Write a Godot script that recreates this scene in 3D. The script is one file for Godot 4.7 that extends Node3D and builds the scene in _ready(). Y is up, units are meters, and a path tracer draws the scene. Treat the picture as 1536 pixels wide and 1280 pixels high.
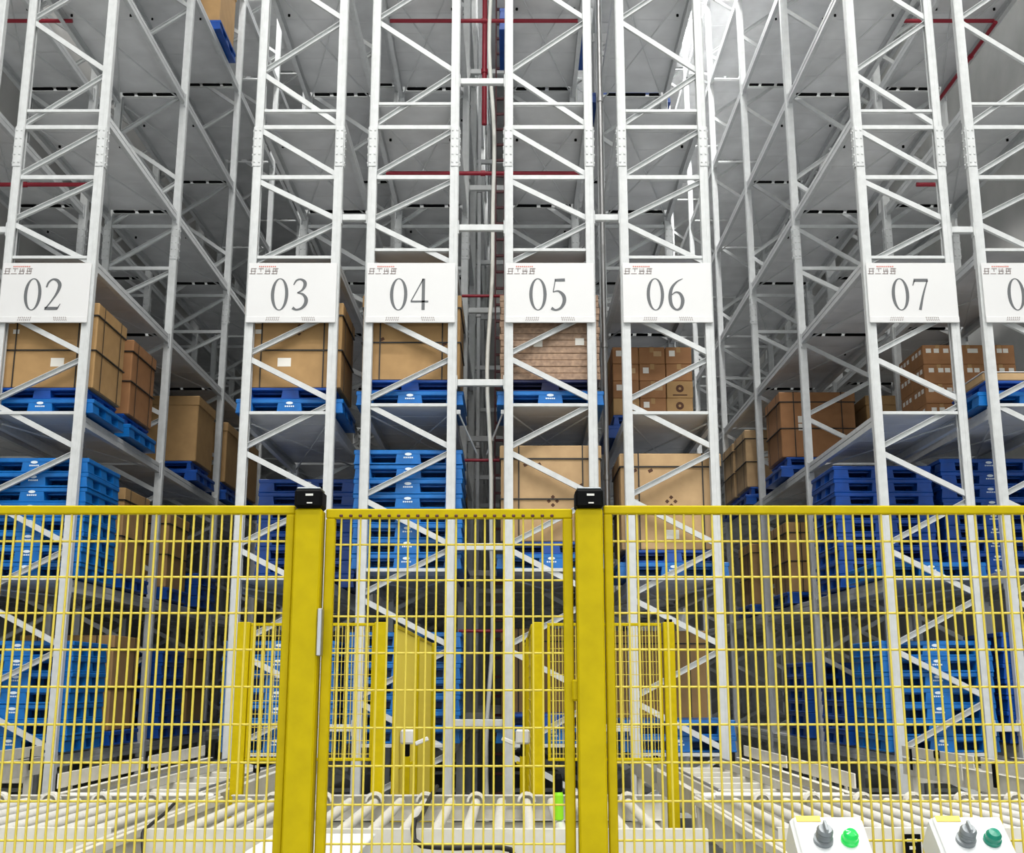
extends Node3D
# A high-bay pallet store seen through a yellow mesh fence.  x right, y up, the camera looks along -z.
const CAM_H := 1.6          # camera height above the floor
const FRONT := 12.5         # distance of the first rack frame's centre
const BAY := 3.0            # frame to frame along the row
const BAYS := 6
const LAMP := 97.0
const DOOR := 5.5          # energy of each hall lamp strip

var M := {}                 # materials
var cache := {}             # shared meshes
var names := {}
var rng := RandomNumberGenerator.new()

# ------------------------------------------------------------------ mesh building
class Geo:
	var v := PackedVector3Array()
	var n := PackedVector3Array()
	var idx := PackedInt32Array()
	func quad(a: Vector3, b: Vector3, c: Vector3, d: Vector3, out: Vector3) -> void:
		var k := v.size()
		var nn := (b - a).cross(c - a).normalized()
		if nn.length() < .5:
			nn = (c - a).cross(d - a).normalized()
		var flip := nn.dot(out) < 0.0
		if flip: nn = -nn
		for p in [a, b, c, d]:
			v.append(p); n.append(nn)
		if flip: idx.append_array(PackedInt32Array([k, k + 1, k + 2, k, k + 2, k + 3]))
		else: idx.append_array(PackedInt32Array([k, k + 2, k + 1, k, k + 3, k + 2]))
	func tri(a: Vector3, b: Vector3, c: Vector3, out: Vector3) -> void:
		var k := v.size()
		var nn := (b - a).cross(c - a).normalized()
		var flip := nn.dot(out) < 0.0
		if flip: nn = -nn
		for p in [a, b, c]:
			v.append(p); n.append(nn)
		idx.append_array(PackedInt32Array([k, k + 1, k + 2] if flip else [k, k + 2, k + 1]))
	# chamfered box
	func box(c: Vector3, s: Vector3, ch := 0.0, b := Basis()) -> void:
		var h := s * .5
		ch = minf(ch, minf(h.x, minf(h.y, h.z)) * .9)
		var i := h - Vector3.ONE * ch
		var ax := [Vector3.RIGHT, Vector3.UP, Vector3.BACK]
		for a in 3:
			var u: Vector3 = ax[(a + 1) % 3]; var w: Vector3 = ax[(a + 2) % 3]
			for sg in [-1.0, 1.0]:
				var o: Vector3 = ax[a] * h[a] * sg
				var uu := u * i[(a + 1) % 3]; var ww := w * i[(a + 2) % 3]
				quad(c + b * (o - uu - ww), c + b * (o + uu - ww), c + b * (o + uu + ww), c + b * (o - uu + ww), b * (ax[a] * sg))
		if ch <= 0.0: return
		for a in 3:
			var e1 := (a + 1) % 3; var e2 := (a + 2) % 3
			for s1 in [-1.0, 1.0]:
				for s2 in [-1.0, 1.0]:
					var p: Vector3 = ax[e1] * h[e1] * s1 + ax[e2] * i[e2] * s2
					var q: Vector3 = ax[e1] * i[e1] * s1 + ax[e2] * h[e2] * s2
					var l: Vector3 = ax[a] * i[a]
					quad(c + b * (p - l), c + b * (p + l), c + b * (q + l), c + b * (q - l), b * (ax[e1] * s1 + ax[e2] * s2))
		for sx in [-1.0, 1.0]:
			for sy in [-1.0, 1.0]:
				for sz in [-1.0, 1.0]:
					tri(c + b * Vector3(h.x * sx, i.y * sy, i.z * sz), c + b * Vector3(i.x * sx, h.y * sy, i.z * sz), c + b * Vector3(i.x * sx, i.y * sy, h.z * sz), b * Vector3(sx, sy, sz))
	# closed polygon (x,y) drawn out along a direction
	func prism(poly: PackedVector2Array, t: Transform3D, length: float, caps := true) -> void:
		var m := poly.size()
		var area := 0.0
		for k in m:
			area += poly[k].cross(poly[(k + 1) % m])
		var sgn := 1.0 if area > 0 else -1.0
		for k in m:
			var a := poly[k]; var b := poly[(k + 1) % m]
			var d := b - a
			var out := t.basis * (Vector3(d.y, -d.x, 0) * sgn)
			quad(t * Vector3(a.x, a.y, 0), t * Vector3(b.x, b.y, 0), t * Vector3(b.x, b.y, length), t * Vector3(a.x, a.y, length), out)
		if caps:
			var ti := Geometry2D.triangulate_polygon(poly)
			for k in range(0, ti.size(), 3):
				var p := poly[ti[k]]; var q := poly[ti[k + 1]]; var r := poly[ti[k + 2]]
				tri(t * Vector3(p.x, p.y, 0), t * Vector3(q.x, q.y, 0), t * Vector3(r.x, r.y, 0), t.basis * Vector3(0, 0, -1))
				tri(t * Vector3(p.x, p.y, length), t * Vector3(q.x, q.y, length), t * Vector3(r.x, r.y, length), t.basis * Vector3(0, 0, 1))
	# smooth tube along points; radii may be one or many
	func tube(pts: Array, r: float, sides := 8, ends := true) -> void:
		var k0 := v.size()
		var up := Vector3.UP
		for j in pts.size():
			var d: Vector3 = (pts[mini(j + 1, pts.size() - 1)] - pts[maxi(j - 1, 0)]).normalized()
			if absf(d.dot(up)) > .95: up = Vector3.RIGHT
			var sx := up.cross(d).normalized()
			var sy := d.cross(sx).normalized()
			up = sy
			for q in sides:
				var a := TAU * q / sides
				var o := sx * cos(a) + sy * sin(a)
				v.append(pts[j] + o * r); n.append(o)
		for j in pts.size() - 1:
			for q in sides:
				var a := k0 + j * sides + q; var b := k0 + j * sides + (q + 1) % sides
				idx.append_array(PackedInt32Array([a, a + sides, b, b, a + sides, b + sides]))
		if ends:
			for e in [0, pts.size() - 1]:
				var d: Vector3 = (pts[1] - pts[0]).normalized() * -1.0 if e == 0 else (pts[-1] - pts[-2]).normalized()
				for q in range(1, sides - 1):
					tri(v[k0 + e * sides], v[k0 + e * sides + q], v[k0 + e * sides + q + 1], d)
	# lathe about an axis: profile of (radius, height), flat shaded
	func lathe(prof: Array, t: Transform3D, sides := 16) -> void:
		for j in prof.size() - 1:
			var p: Vector2 = prof[j]; var q: Vector2 = prof[j + 1]
			var nl := Vector2(q.y - p.y, -(q.x - p.x)).normalized()
			for k in sides:
				var a0 := TAU * k / sides; var a1 := TAU * (k + 1) / sides
				var c0 := Vector3(cos(a0), 0, sin(a0)); var c1 := Vector3(cos(a1), 0, sin(a1))
				var b := v.size()
				for e in [[p, c0], [p, c1], [q, c1], [q, c0]]:
					v.append(t * (e[1] * e[0].x + Vector3.UP * e[0].y))
					n.append((t.basis * (e[1] * nl.x + Vector3.UP * nl.y)).normalized())
				idx.append_array(PackedInt32Array([b, b + 1, b + 2, b, b + 2, b + 3]))
	func mesh(m: Material = null) -> ArrayMesh:
		var a := []
		a.resize(Mesh.ARRAY_MAX)
		a[Mesh.ARRAY_VERTEX] = v; a[Mesh.ARRAY_NORMAL] = n; a[Mesh.ARRAY_INDEX] = idx
		var am := ArrayMesh.new()
		am.add_surface_from_arrays(Mesh.PRIMITIVE_TRIANGLES, a)
		if m: am.surface_set_material(0, m)
		return am

func at(x: float, h: float, d: float) -> Vector3:     # h is measured from the camera's height, d along the view
	return Vector3(x, h + CAM_H, -d)

func numbered(called: String) -> String:
	if not names.has(called):
		names[called] = 0
		return called
	names[called] += 1
	return "%s_%03d" % [called, names[called]]

func tag(o: Node3D, label: String, category := "", group := "", kind := "") -> void:
	if label: o.set_meta("label", label)
	if category: o.set_meta("category", category)
	if group: o.set_meta("group", group)
	if kind: o.set_meta("kind", kind)

func thing(called: String, pos: Vector3, label: String, category: String, group := "") -> Node3D:
	var o := Node3D.new()
	o.name = numbered(called)
	add_child(o)
	o.position = pos
	tag(o, label, category, group)
	return o

func put(called: String, m: Mesh, parent: Node, t := Transform3D(), mat: Material = null) -> MeshInstance3D:
	var o := MeshInstance3D.new()
	o.name = called
	o.mesh = m
	o.transform = t
	if mat: o.material_override = mat
	parent.add_child(o, true)
	return o

func solo(called: String, m: Mesh, t: Transform3D, label: String, category: String, group := "", kind := "") -> MeshInstance3D:
	var o := put(numbered(called), m, self, t)
	tag(o, label, category, group, kind)
	return o

func box_mesh(s: Vector3, ch: float, mat: Material) -> Mesh:
	var key := "box%s%s%s" % [s, ch, mat.get_instance_id()]
	if not cache.has(key):
		var g := Geo.new(); g.box(Vector3.ZERO, s, ch)
		cache[key] = g.mesh(mat)
	return cache[key]

func put_box(called: String, c: Vector3, s: Vector3, ch: float, mat: Material, parent: Node, b := Basis()) -> MeshInstance3D:
	return put(called, box_mesh(s, ch, mat), parent, Transform3D(b, c))

func struct_box(called: String, c: Vector3, s: Vector3, mat: Material, label := "") -> MeshInstance3D:
	var o := put_box(called, c, s, 0.0, mat, self)
	tag(o, label, "", "", "structure")
	return o

# ------------------------------------------------------------------ materials
func noise(size: int, freq: float, lo: Color, hi: Color, octaves := 4, sd := 1, kind := FastNoiseLite.TYPE_SIMPLEX_SMOOTH, mid := 0.5) -> NoiseTexture2D:
	var f := FastNoiseLite.new()
	f.seed = sd; f.frequency = freq; f.noise_type = kind; f.fractal_octaves = octaves
	var t := NoiseTexture2D.new()
	t.width = size; t.height = size; t.seamless = true; t.noise = f
	var g := Gradient.new()
	g.set_color(0, lo); g.set_color(1, hi)
	g.add_point(mid, lo.lerp(hi, .5))
	t.color_ramp = g
	return t

func mat(called: String, col: Color, rough := .5, metal := 0.0, tex: Texture2D = null, scale := 1.0) -> StandardMaterial3D:
	var m := StandardMaterial3D.new()
	m.resource_name = called
	m.albedo_color = col
	m.roughness = rough; m.metallic = metal
	if tex:
		m.albedo_texture = tex
		m.uv1_triplanar = true; m.uv1_world_triplanar = true
		m.uv1_scale = Vector3.ONE * scale
	M[called] = m
	return m

func materials() -> void:
	var speck := noise(512, .02, Color(.93, .93, .93), Color(1, 1, 1), 5, 3)
	var scuff := noise(512, .012, Color(.84, .84, .84), Color(1, 1, 1), 5, 7)
	var fibre := noise(512, .01, Color(.92, .91, .90), Color(1, 1, 1), 4, 11)
	var sheet := noise(512, .008, Color(.9, .9, .9), Color(1, 1, 1), 4, 13)
	mat("rack_paint", Color(.835, .845, .845), .42, 0, speck, .7)
	mat("rack_brace", Color(.835, .845, .845), .38, 0, speck, .7)
	mat("rack_beam", Color(.83, .84, .845), .42, 0, speck, .7)
	mat("deck_sheet", Color(.93, .935, .94), .45, 0, sheet, .35)
	mat("plate_white", Color(.86, .86, .86), .45)
	mat("print_grey", Color(.38, .39, .40), .6)
	mat("print_red", Color(.80, .52, .48), .6)
	mat("print_taupe", Color(.58, .54, .53), .6)
	mat("blue_light", Color(.01, .44, .76), .36, 0, scuff, .9)
	mat("blue_deep", Color(.01, .30, .66), .36, 0, scuff, .9)
	mat("blue_navy", Color(.05, .09, .30), .4, 0, scuff, .9)
	mat("emblem_white", Color(.86, .90, .93), .5)
	mat("carton_tan", Color(.69, .55, .36), .75, 0, fibre, .8)
	mat("carton_pale", Color(.75, .625, .46), .75, 0, fibre, .8)
	mat("carton_brown", Color(.62, .44, .28), .75, 0, fibre, .8)
	mat("strap_black", Color(.12, .11, .10), .5)
	mat("paper_white", Color(.88, .87, .84), .7)
	mat("carton_print", Color(.32, .20, .13), .8)
	mat("wrap", Color(.72, .61, .51), .4, 0, noise(512, .03, Color(.68, .64, .62), Color(1.0, .98, .96), 5, 21), .9)
	mat("yellow", Color(.77, .68, .0), .55, 0, speck, 1.3)
	mat("wire_yellow", Color(.86, .775, .28), .5)
	mat("black_plastic", Color(.03, .03, .033), .6)
	mat("rubber", Color(.03, .03, .03), .6)
	mat("conveyor_paint", Color(.89, .875, .83), .42, 0, speck, .8)
	mat("roller_zinc", Color(.90, .89, .86), .34, .1, speck, 2.0)
	mat("steel", Color(.62, .62, .62), .35, .8)
	mat("red_pipe", Color(.55, .06, .15), .45)
	mat("dark_red", Color(.30, .06, .09), .5)
	mat("hose_white", Color(.84, .84, .81), .5)
	mat("lime", Color(.55, .85, .04), .45)
	mat("box_white", Color(.86, .87, .87), .4)
	mat("label_yellow", Color(.93, .83, .35), .6)
	mat("knob_grey", Color(.50, .52, .53), .35, .3)
	mat("green_dark", Color(.02, .50, .40), .25)
	mat("floor_paint", Color(.50, .51, .50), .35, 0, noise(1024, .006, Color(.86, .86, .86), Color(1, 1, 1), 5, 31), .2)
	mat("wall_paint", Color(.72, .72, .71), .7, 0, sheet, .2)
	mat("ceiling_paint", Color(.84, .85, .86), .7, 0, sheet, .2)
	M.yellow.metallic_specular = .25; M.black_plastic.metallic_specular = .2
	var lamp := mat("lamp_glow", Color(.95, .96, 1.0), .5)
	lamp.emission_enabled = true; lamp.emission = Color(1.0, .993, .98); lamp.emission_energy_multiplier = 3.0
	var dg := mat("door_glow", Color(.9, .92, .94), .5)
	dg.emission_enabled = true; dg.emission = Color(.93, .97, 1.0); dg.emission_energy_multiplier = 1.0
	var gl := mat("green_lit", Color(.10, .62, .28), .12)
	gl.emission_enabled = true; gl.emission = Color(.06, .85, .30); gl.emission_energy_multiplier = .35

# ------------------------------------------------------------------ scene
func _ready() -> void:
	rng.seed = 4
	var cam := Camera3D.new()
	cam.name = "camera"
	cam.position = Vector3(0, CAM_H, 0)
	cam.rotation_degrees = Vector3(12.6, 0, 0)
	cam.fov = 40.37
	cam.near = .05; cam.far = 200.0
	cam.current = true
	add_child(cam)
	var we := WorldEnvironment.new()
	var env := Environment.new()
	env.background_mode = Environment.BG_COLOR
	env.background_color = Color(.55, .6, .66)
	env.tonemap_mode = Environment.TONE_MAPPER_LINEAR
	env.tonemap_exposure = 1.52
	env.sdfgi_enabled = true; env.ssao_enabled = true; env.ssil_enabled = true
	we.environment = env
	we.name = "environment"
	add_child(we)
	materials()
	# ceiling lamps of the hall: long luminous strips, each a fitting with a light of its size
	lamp_row(Vector3(1.5, 17.9, 5.5), Vector2(16, .8), LAMP, "long white ceiling lamp strip at the rear of the hall")
	lamp_row(Vector3(1.5, 17.9, .5), Vector2(16, .8), LAMP, "long white ceiling lamp strip above the camera position")
	lamp_row(Vector3(1.5, 17.9, -4.5), Vector2(16, .8), LAMP, "long white ceiling lamp strip nearest to the rack fronts")
	# translucent loading doors, bright with daylight, in the wall behind the camera
	for k in 3:
		daylight_door(Vector3(-4.5 + 5.5 * k, 0, 8.44), Vector2(4.6, 5.0), DOOR, ["left", "middle", "right"][k])
	# lamps of the store itself, high above the two wide aisles
	lamp_row(Vector3(3.12, 17.9, -20.0), Vector2(.5, 12), 150.0, "long white lamp strip high above the right aisle")
	lamp_row(Vector3(-3.87, 17.9, -17.0), Vector2(.5, 8), 48.0, "long white lamp strip high above the left aisle")
	shell()
	var spec := [[1, -7.06, -6.11, .09], [2, -5.735, -4.78, 0.0], [3, -2.953, -2.006, 0.0], [4, -1.615, -.666, .09], [5, -.038, .893, .09], [6, 1.279, 2.218, 0.0], [7, 4.035, 4.974, 0.0], [8, 5.337, 6.28, .09]]
	for s in spec:
		rack(s[0], s[1], s[2], s[3])
	row_ties()
	signs()
	loads()
	gap_services()
	conveyors()
	inner_fences()
	front_fence()
	control_boxes()

func lamp_row(p: Vector3, s: Vector2, energy: float, label: String) -> void:
	var o := thing("ceiling_lamp", p, label, "lamp", "")
	put_box("housing", Vector3(0, .1, 0), Vector3(s.x + .1, .12, s.y + .1), .01, M.box_white, o)
	put_box("lamp_diffuser", Vector3(0, .02, 0), Vector3(s.x, .05, s.y), .0, M.lamp_glow, o)
	var l := AreaLight3D.new()
	l.name = "lamp_light"
	l.area_size = s
	l.light_energy = energy
	l.light_color = Color(1.0, .993, .98)
	l.shadow_enabled = true
	l.position = Vector3(0, -.03, 0)
	l.rotation_degrees = Vector3(-90, 0, 0)
	o.add_child(l)

func daylight_door(p: Vector3, s: Vector2, energy: float, side: String) -> void:
	var o := thing("loading_door", p, "translucent sectional loading door behind the camera, %s of three" % side, "door")
	for e in [-1.0, 1.0]:
		put_box("jamb", Vector3(e * (s.x * .5 + .06), s.y * .5, 0), Vector3(.12, s.y, .12), .01, M.steel, o)
	put_box("lintel", Vector3(0, s.y + .06, 0), Vector3(s.x + .24, .12, .12), .01, M.steel, o)
	for k in 5:
		put_box("lit_window_panel", Vector3(0, s.y * (k + .5) / 5, .02), Vector3(s.x, s.y / 5 - .03, .04), .005, M.door_glow, o)
	var l := AreaLight3D.new()
	l.name = "daylight"
	l.area_size = s
	l.light_energy = energy
	l.light_color = Color(.95, .975, 1.0)
	l.shadow_enabled = true
	l.position = Vector3(0, s.y * .5, -.02)
	o.add_child(l)

func shell() -> void:
	struct_box("floor", Vector3(1, -.1, -13.5), Vector3(18.4, .2, 44.4), M.floor_paint, "grey painted concrete floor under racks and conveyors")
	struct_box("ceiling", Vector3(1, 18.6, -13.5), Vector3(18.4, .2, 44.4), M.ceiling_paint, "pale ceiling high above the racks")
	struct_box("wall_left", Vector3(-8.1, 9.2, -13.5), Vector3(.2, 18.8, 44.4), M.wall_paint, "pale side wall left of the racks")
	struct_box("wall_right", Vector3(10.1, 9.2, -13.5), Vector3(.2, 18.8, 44.4), M.wall_paint, "white side wall right of rack eight")
	struct_box("wall_back", Vector3(1, 9.2, 8.6), Vector3(18, 18.8, .2), M.wall_paint, "white wall of the hall behind the camera")
	struct_box("wall_front", Vector3(1, 9.2, -35.6), Vector3(18, 18.8, .2), M.wall_paint, "pale end wall at the far end of the aisles")

# ------------------------------------------------------------------ racks
func level(k: int) -> float:
	return -.68 + 1.82 * (k - 1)

func channel(width: float, depth: float, th: float) -> PackedVector2Array:   # a C, open towards +y
	var w := width * .5
	return PackedVector2Array([Vector2(-w, 0), Vector2(w, 0), Vector2(w, depth), Vector2(w - th, depth), Vector2(w - th, th), Vector2(-w + th, th), Vector2(-w + th, depth), Vector2(-w, depth)])

func post_mesh(h: float) -> Mesh:
	if not cache.has("post"):
		var g := Geo.new()
		# web towards -x, flanges front and back, lips turned in; open side to +x
		var a := .05; var t := .006; var l := .03
		var p := PackedVector2Array([Vector2(-a, -a + .012), Vector2(-a + .012, -a), Vector2(a, -a), Vector2(a, -a + l), Vector2(a - t, -a + l), Vector2(a - t, -a + t), Vector2(-a + .014, -a + t), Vector2(-a + t, -a + .014), Vector2(-a + t, a - .014), Vector2(-a + .014, a - t), Vector2(a - t, a - t), Vector2(a - t, a - l), Vector2(a, a - l), Vector2(a, a), Vector2(-a + .012, a), Vector2(-a, a - .012)])
		# polygon plane (x, z) drawn out along y
		g.prism(p, Transform3D(Basis(Vector3(1, 0, 0), Vector3(0, 0, 1), Vector3(0, 1, 0)), Vector3.ZERO), h)
		# a shallow swage line down both flanges
		for z in [-.0515, .0515]:
			g.box(Vector3(-.012, h * .5, z), Vector3(.022, h, .004), .0015)
		cache["post"] = g.mesh(M.rack_paint)
	return cache["post"]

func brace_mesh(length: float, width: float, depth: float) -> Mesh:
	var key := "br%.3f_%.3f" % [length, width]
	if not cache.has(key):
		var g := Geo.new()
		g.prism(channel(width, depth, .005), Transform3D(Basis(), Vector3(0, -depth * .5, -length * .5)), length)
		for e in [-1.0, 1.0]:
			g.lathe([Vector2(0, -.012), Vector2(.013, -.012), Vector2(.013, 0), Vector2(0, 0)], Transform3D(Basis(), Vector3(0, -depth * .5, e * (length * .5 - .03))), 6)
		cache[key] = g.mesh(M.rack_brace)
	return cache[key]

# a channel from a to b; open side along "open"
func brace_t(a: Vector3, b: Vector3, open: Vector3) -> Transform3D:
	var zz := (b - a).normalized()
	var yy := (open - zz * open.dot(zz)).normalized()
	return Transform3D(Basis(yy.cross(zz).normalized(), yy, zz), (a + b) * .5)

func frame_members() -> Array:        # [height a, side a, height b, side b] with side +1 for the right post of an even rack; struts have equal heights
	var out := []
	var hs := [-1.21, -.675, -.14, .395, .93, 1.462, 2.0, 2.53, 3.07, 3.6, 4.135, 4.67, 5.205, 5.735]
	var side := -1.0
	for k in hs.size() - 1:
		out.append([hs[k] + .03, side, hs[k + 1] - .03, -side])
		side = -side
	out.append([5.775, -1.0, 6.345, 1.0])
	var h := 6.41
	side = -1.0
	while h < 15.5:
		out.append([h, side, h + .655, -side])
		side = -side
		h += .69
	out.append([5.75, -1.0, 5.75, 1.0])
	out.append([6.38, -1.0, 6.38, 1.0])
	out.append([-1.3, -1.0, -1.3, 1.0])
	out.append([15.9, -1.0, 15.9, 1.0])
	return out

func append_mesh(st: SurfaceTool, m: Mesh, t: Transform3D) -> void:
	st.append_from(m, 0, t)

func joined(called: String, list: Array, parent: Node, mt: Material) -> void:     # many small pieces of one kind, too far off to tell apart
	if list.is_empty(): return
	var st := SurfaceTool.new()
	st.begin(Mesh.PRIMITIVE_TRIANGLES)
	for e in list: append_mesh(st, e[0], e[1])
	var m := st.commit()
	m.surface_set_material(0, mt)
	var o := put(called, m, parent)
	o.set_meta("kind", "stuff")

func rack(num: int, xl: float, xr: float, dh: float) -> void:
	var xc := (xl + xr) * .5
	var where: String = {1: "leftmost and mostly outside the picture", 2: "left of the wide left aisle", 3: "right of the wide left aisle", 4: "left of the narrow centre gap", 5: "right of the narrow centre gap", 6: "left of the wide right aisle", 7: "right of the wide right aisle", 8: "at the right edge of the picture"}[num]
	var r := thing("storage_rack", Vector3(xc, 0, -FRONT), ("tall white steel pallet rack number %s, " % WORD[num] + where) if num > 1 else "tall white steel pallet rack without visible number, " + where, "rack", "")
	var w := xr - xl
	var even := num % 2 == 0
	var H := 16.4 + CAM_H
	var members := frame_members()
	var far_br := []; var far_bm := []; var far_dk := []; var far_edge := []
	for k in BAYS + 1:
		var z := -k * BAY
		for s in [-1.0, 1.0]:
			var p := put("post", post_mesh(H), r, Transform3D(Basis(Vector3.UP, 0.0 if s < 0 else PI), Vector3(s * w * .5, 0, z)))
			if k < 3:
				put("splice_plate", splice(), p, Transform3D(Basis(), Vector3(0, 6.12 + CAM_H, 0)))
				put("foot_plate", box_mesh(Vector3(.2, .012, .18), .002, M.rack_paint), p, Transform3D(Basis(), Vector3(0, .006, 0)))
		for m in members:
			var sa: float = m[1] if even else -m[1]
			var sb: float = m[3] if even else -m[3]
			var strut: bool = m[0] == m[2]
			var inset := .012 if not strut else .0
			var a := Vector3(sa * (w * .5 - inset), m[0] + CAM_H, z)
			var b := Vector3(sb * (w * .5 - inset), m[2] + CAM_H, z)
			var l := snappedf(a.distance_to(b), .001)
			var rising := (b.x - a.x) * (b.y - a.y) > 0.0
			var open := Vector3(0, 0, 1) if rising and not strut else Vector3(0, 0, -1)
			var me := brace_mesh(l, .048 if strut else .058, .04)
			if k < 4: put("strut" if strut else "brace", me, r, brace_t(a, b, open))
			else: far_br.append([me, brace_t(a, b, open)])
	for lv in range(1, 11):
		var y := level(lv) + dh + CAM_H
		for k in BAYS:
			var z0 := -k * BAY
			for s in [-1.0, 1.0]:
				var t := Transform3D(Basis(Vector3.UP, PI if s > 0 else 0.0), Vector3(s * (w * .5 - .0), y - .03 - .06, z0 - BAY * .5))
				if k < 4: put("beam", beam_mesh(), r, t)
				else: far_bm.append([beam_mesh(), t])
			var pl := (BAY - .16) / 3.0
			for j in 3:
				var t2 := Transform3D(Basis(), Vector3(0, y - .03, z0 - .02 - pl * (j + .5) - .0))
				var dm := deck_mesh(w - .0, pl - .004)
				if k < 3: put("deck_panel", dm, r, t2)
				else: far_dk.append([dm, t2])
			var te := Transform3D(Basis(), Vector3(0, y - .018, z0 + .02))
			var em := box_mesh(Vector3(w - .1, .036, .03), .003, M.rack_paint)
			if k < 4: put("deck_edge", em, r, te)
			else: far_edge.append([em, te])
			if lv >= 4 and lv <= 8 and k < 2:
				var xx := -w * .5 + .09
				for j in 3:
					var bl: float = [.22, .3, .16][(j + lv + num) % 3]
					put("end_stop", box_mesh(Vector3(bl, .03, .05), .006, M.black_plastic), r, Transform3D(Basis(), Vector3(xx + bl * .5, y - .04, z0 - BAY + .11)))
					xx += bl + .05
			if lv >= 4 and lv <= 7 and k < 2:
				for q in 2:
					put("drain_stub", stub(), r, Transform3D(Basis(), Vector3((w * .5 - .1) * (1.0 if q % 2 else -1.0), y - .036, z0 - [.85, .85, 2.0, 2.12][q])))
			if lv in [2, 3, 4, 5, 6] and k < 3:
				for s in [-1.0, 1.0]:
					var g := Vector3(-s * (w * .5 - .05), y - .11, z0 - .12)
					var h2 := Vector3(s * (w * .5 - .05), y - .11, z0 - BAY + .12)
					put("plan_brace", rod(g.distance_to(h2), .011), r, rod_t(g, h2))
	joined("brace", far_br, r, M.rack_brace)
	joined("beam", far_bm, r, M.rack_beam)
	joined("deck_panel", far_dk, r, M.deck_sheet)
	joined("deck_edge", far_edge, r, M.rack_paint)

func splice() -> Mesh:
	if not cache.has("splice"):
		var g := Geo.new()
		for z in [-.056, .056]:
			g.box(Vector3(-.002, 0, z), Vector3(.088, .5, .008), .002)
		g.box(Vector3(-.055, 0, 0), Vector3(.008, .5, .09), .002)
		for j in 5:
			for z in [-.062, .062]:
				for x in [-.028, .024]:
					g.box(Vector3(x, -.2 + j * .1, z), Vector3(.022, .022, .012), .004)
			for z in [-.028, .028]:
				g.box(Vector3(-.062, -.2 + j * .1, z), Vector3(.012, .022, .022), .004)
		cache["splice"] = g.mesh(M.rack_paint)
	return cache["splice"]

func stub() -> Mesh:
	if not cache.has("stub"):
		var g := Geo.new()
		g.lathe([Vector2(0, -.02), Vector2(.016, -.02), Vector2(.016, .012), Vector2(0, .012)], Transform3D(), 8)
		cache["stub"] = g.mesh(M.black_plastic)
	return cache["stub"]

func beam_mesh() -> Mesh:
	if not cache.has("beam"):
		var g := Geo.new()
		# stepped section with a ledge for the deck, web outwards (-x)
		var p := PackedVector2Array([Vector2(-.028, -.06), Vector2(.028, -.06), Vector2(.028, -.052), Vector2(-.02, -.052), Vector2(-.02, .052), Vector2(.028, .052), Vector2(.028, .06), Vector2(-.028, .06), Vector2(-.028, .012), Vector2(-.023, .006), Vector2(-.023, -.006), Vector2(-.028, -.012)])
		g.prism(p, Transform3D(Basis(), Vector3(0, 0, -BAY * .5 + .05)), BAY - .1)
		for e in [-1.0, 1.0]:
			g.box(Vector3(-.03, -.02, e * (BAY * .5 - .075)), Vector3(.008, .2, .05), .002)
		cache["beam"] = g.mesh(M.rack_beam)
	return cache["beam"]

func deck_mesh(w: float, l: float) -> Mesh:
	var key := "deck%.3f" % w
	if not cache.has(key):
		var g := Geo.new()
		# ribbed sheet: a plate with shallow pressed ribs across below
		g.box(Vector3(0, .012, 0), Vector3(w, .012, l), .0)
		for j in 2:
			g.box(Vector3(0, .0035, -l * .25 + l * .5 * j), Vector3(w - .06, .005, l * .5 - .014), .0022)
		cache[key] = g.mesh(M.deck_sheet)
	return cache[key]

func rod(length: float, r: float) -> Mesh:
	var key := "rod%.3f_%.4f" % [length, r]
	if not cache.has(key):
		var g := Geo.new()
		g.tube([Vector3(0, 0, -length * .5), Vector3(0, 0, length * .5)], r, 6)
		cache[key] = g.mesh(M.rack_beam)
	return cache[key]

func rod_t(a: Vector3, b: Vector3) -> Transform3D:
	return brace_t(a, b, Vector3.UP if absf((b - a).normalized().y) < .99 else Vector3.RIGHT)

func row_ties() -> void:
	var pairs := [[4, 5, -.666, -.038, [6.967, 5.126, 3.29, 1.462, -.378, 8.8]], [3, 4, -2.006, -1.615, [5.25, -.43, 11.0]], [5, 6, .893, 1.279, [5.25, -.43, 11.0]], [7, 8, 4.974, 5.337, [5.1, -.43, 11.0]], [1, 2, -6.11, -5.735, [5.1, -.43, 11.0]]]
	var place := ["lowest", "second lowest", "third from below", "fourth from below", "fifth from below", "highest"]
	for p in pairs:
		var hs: Array = p[4]
		var order := hs.duplicate(); order.sort()
		for h in hs:
			var l: float = p[3] - p[2] - .1
			var k := order.find(h)
			var nm: String = place[k] if p[0] == 4 else ["lower", "middle", "upper"][k]
			for fr in 4:
				var c := at((p[2] + p[3]) * .5, h, FRONT + fr * BAY + (0.0))
				var o := thing("row_spacer", c, "white spacer bar, %s of those between racks %s and %s, %s frame" % [nm, WORD[p[0]], WORD[p[1]], ["front", "second", "third", "fourth"][fr]], "spacer bar", "row spacers between racks %s and %s" % [WORD[p[0]], WORD[p[1]]])
				put_box("bar", Vector3.ZERO, Vector3(l - .016, .075, .06), .006, M.rack_paint, o)
				for s in [-1.0, 1.0]:
					put_box("end_plate", Vector3(s * (l * .5 - .004), 0, 0), Vector3(.008, .16, .085), .002, M.rack_paint, o)

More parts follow.
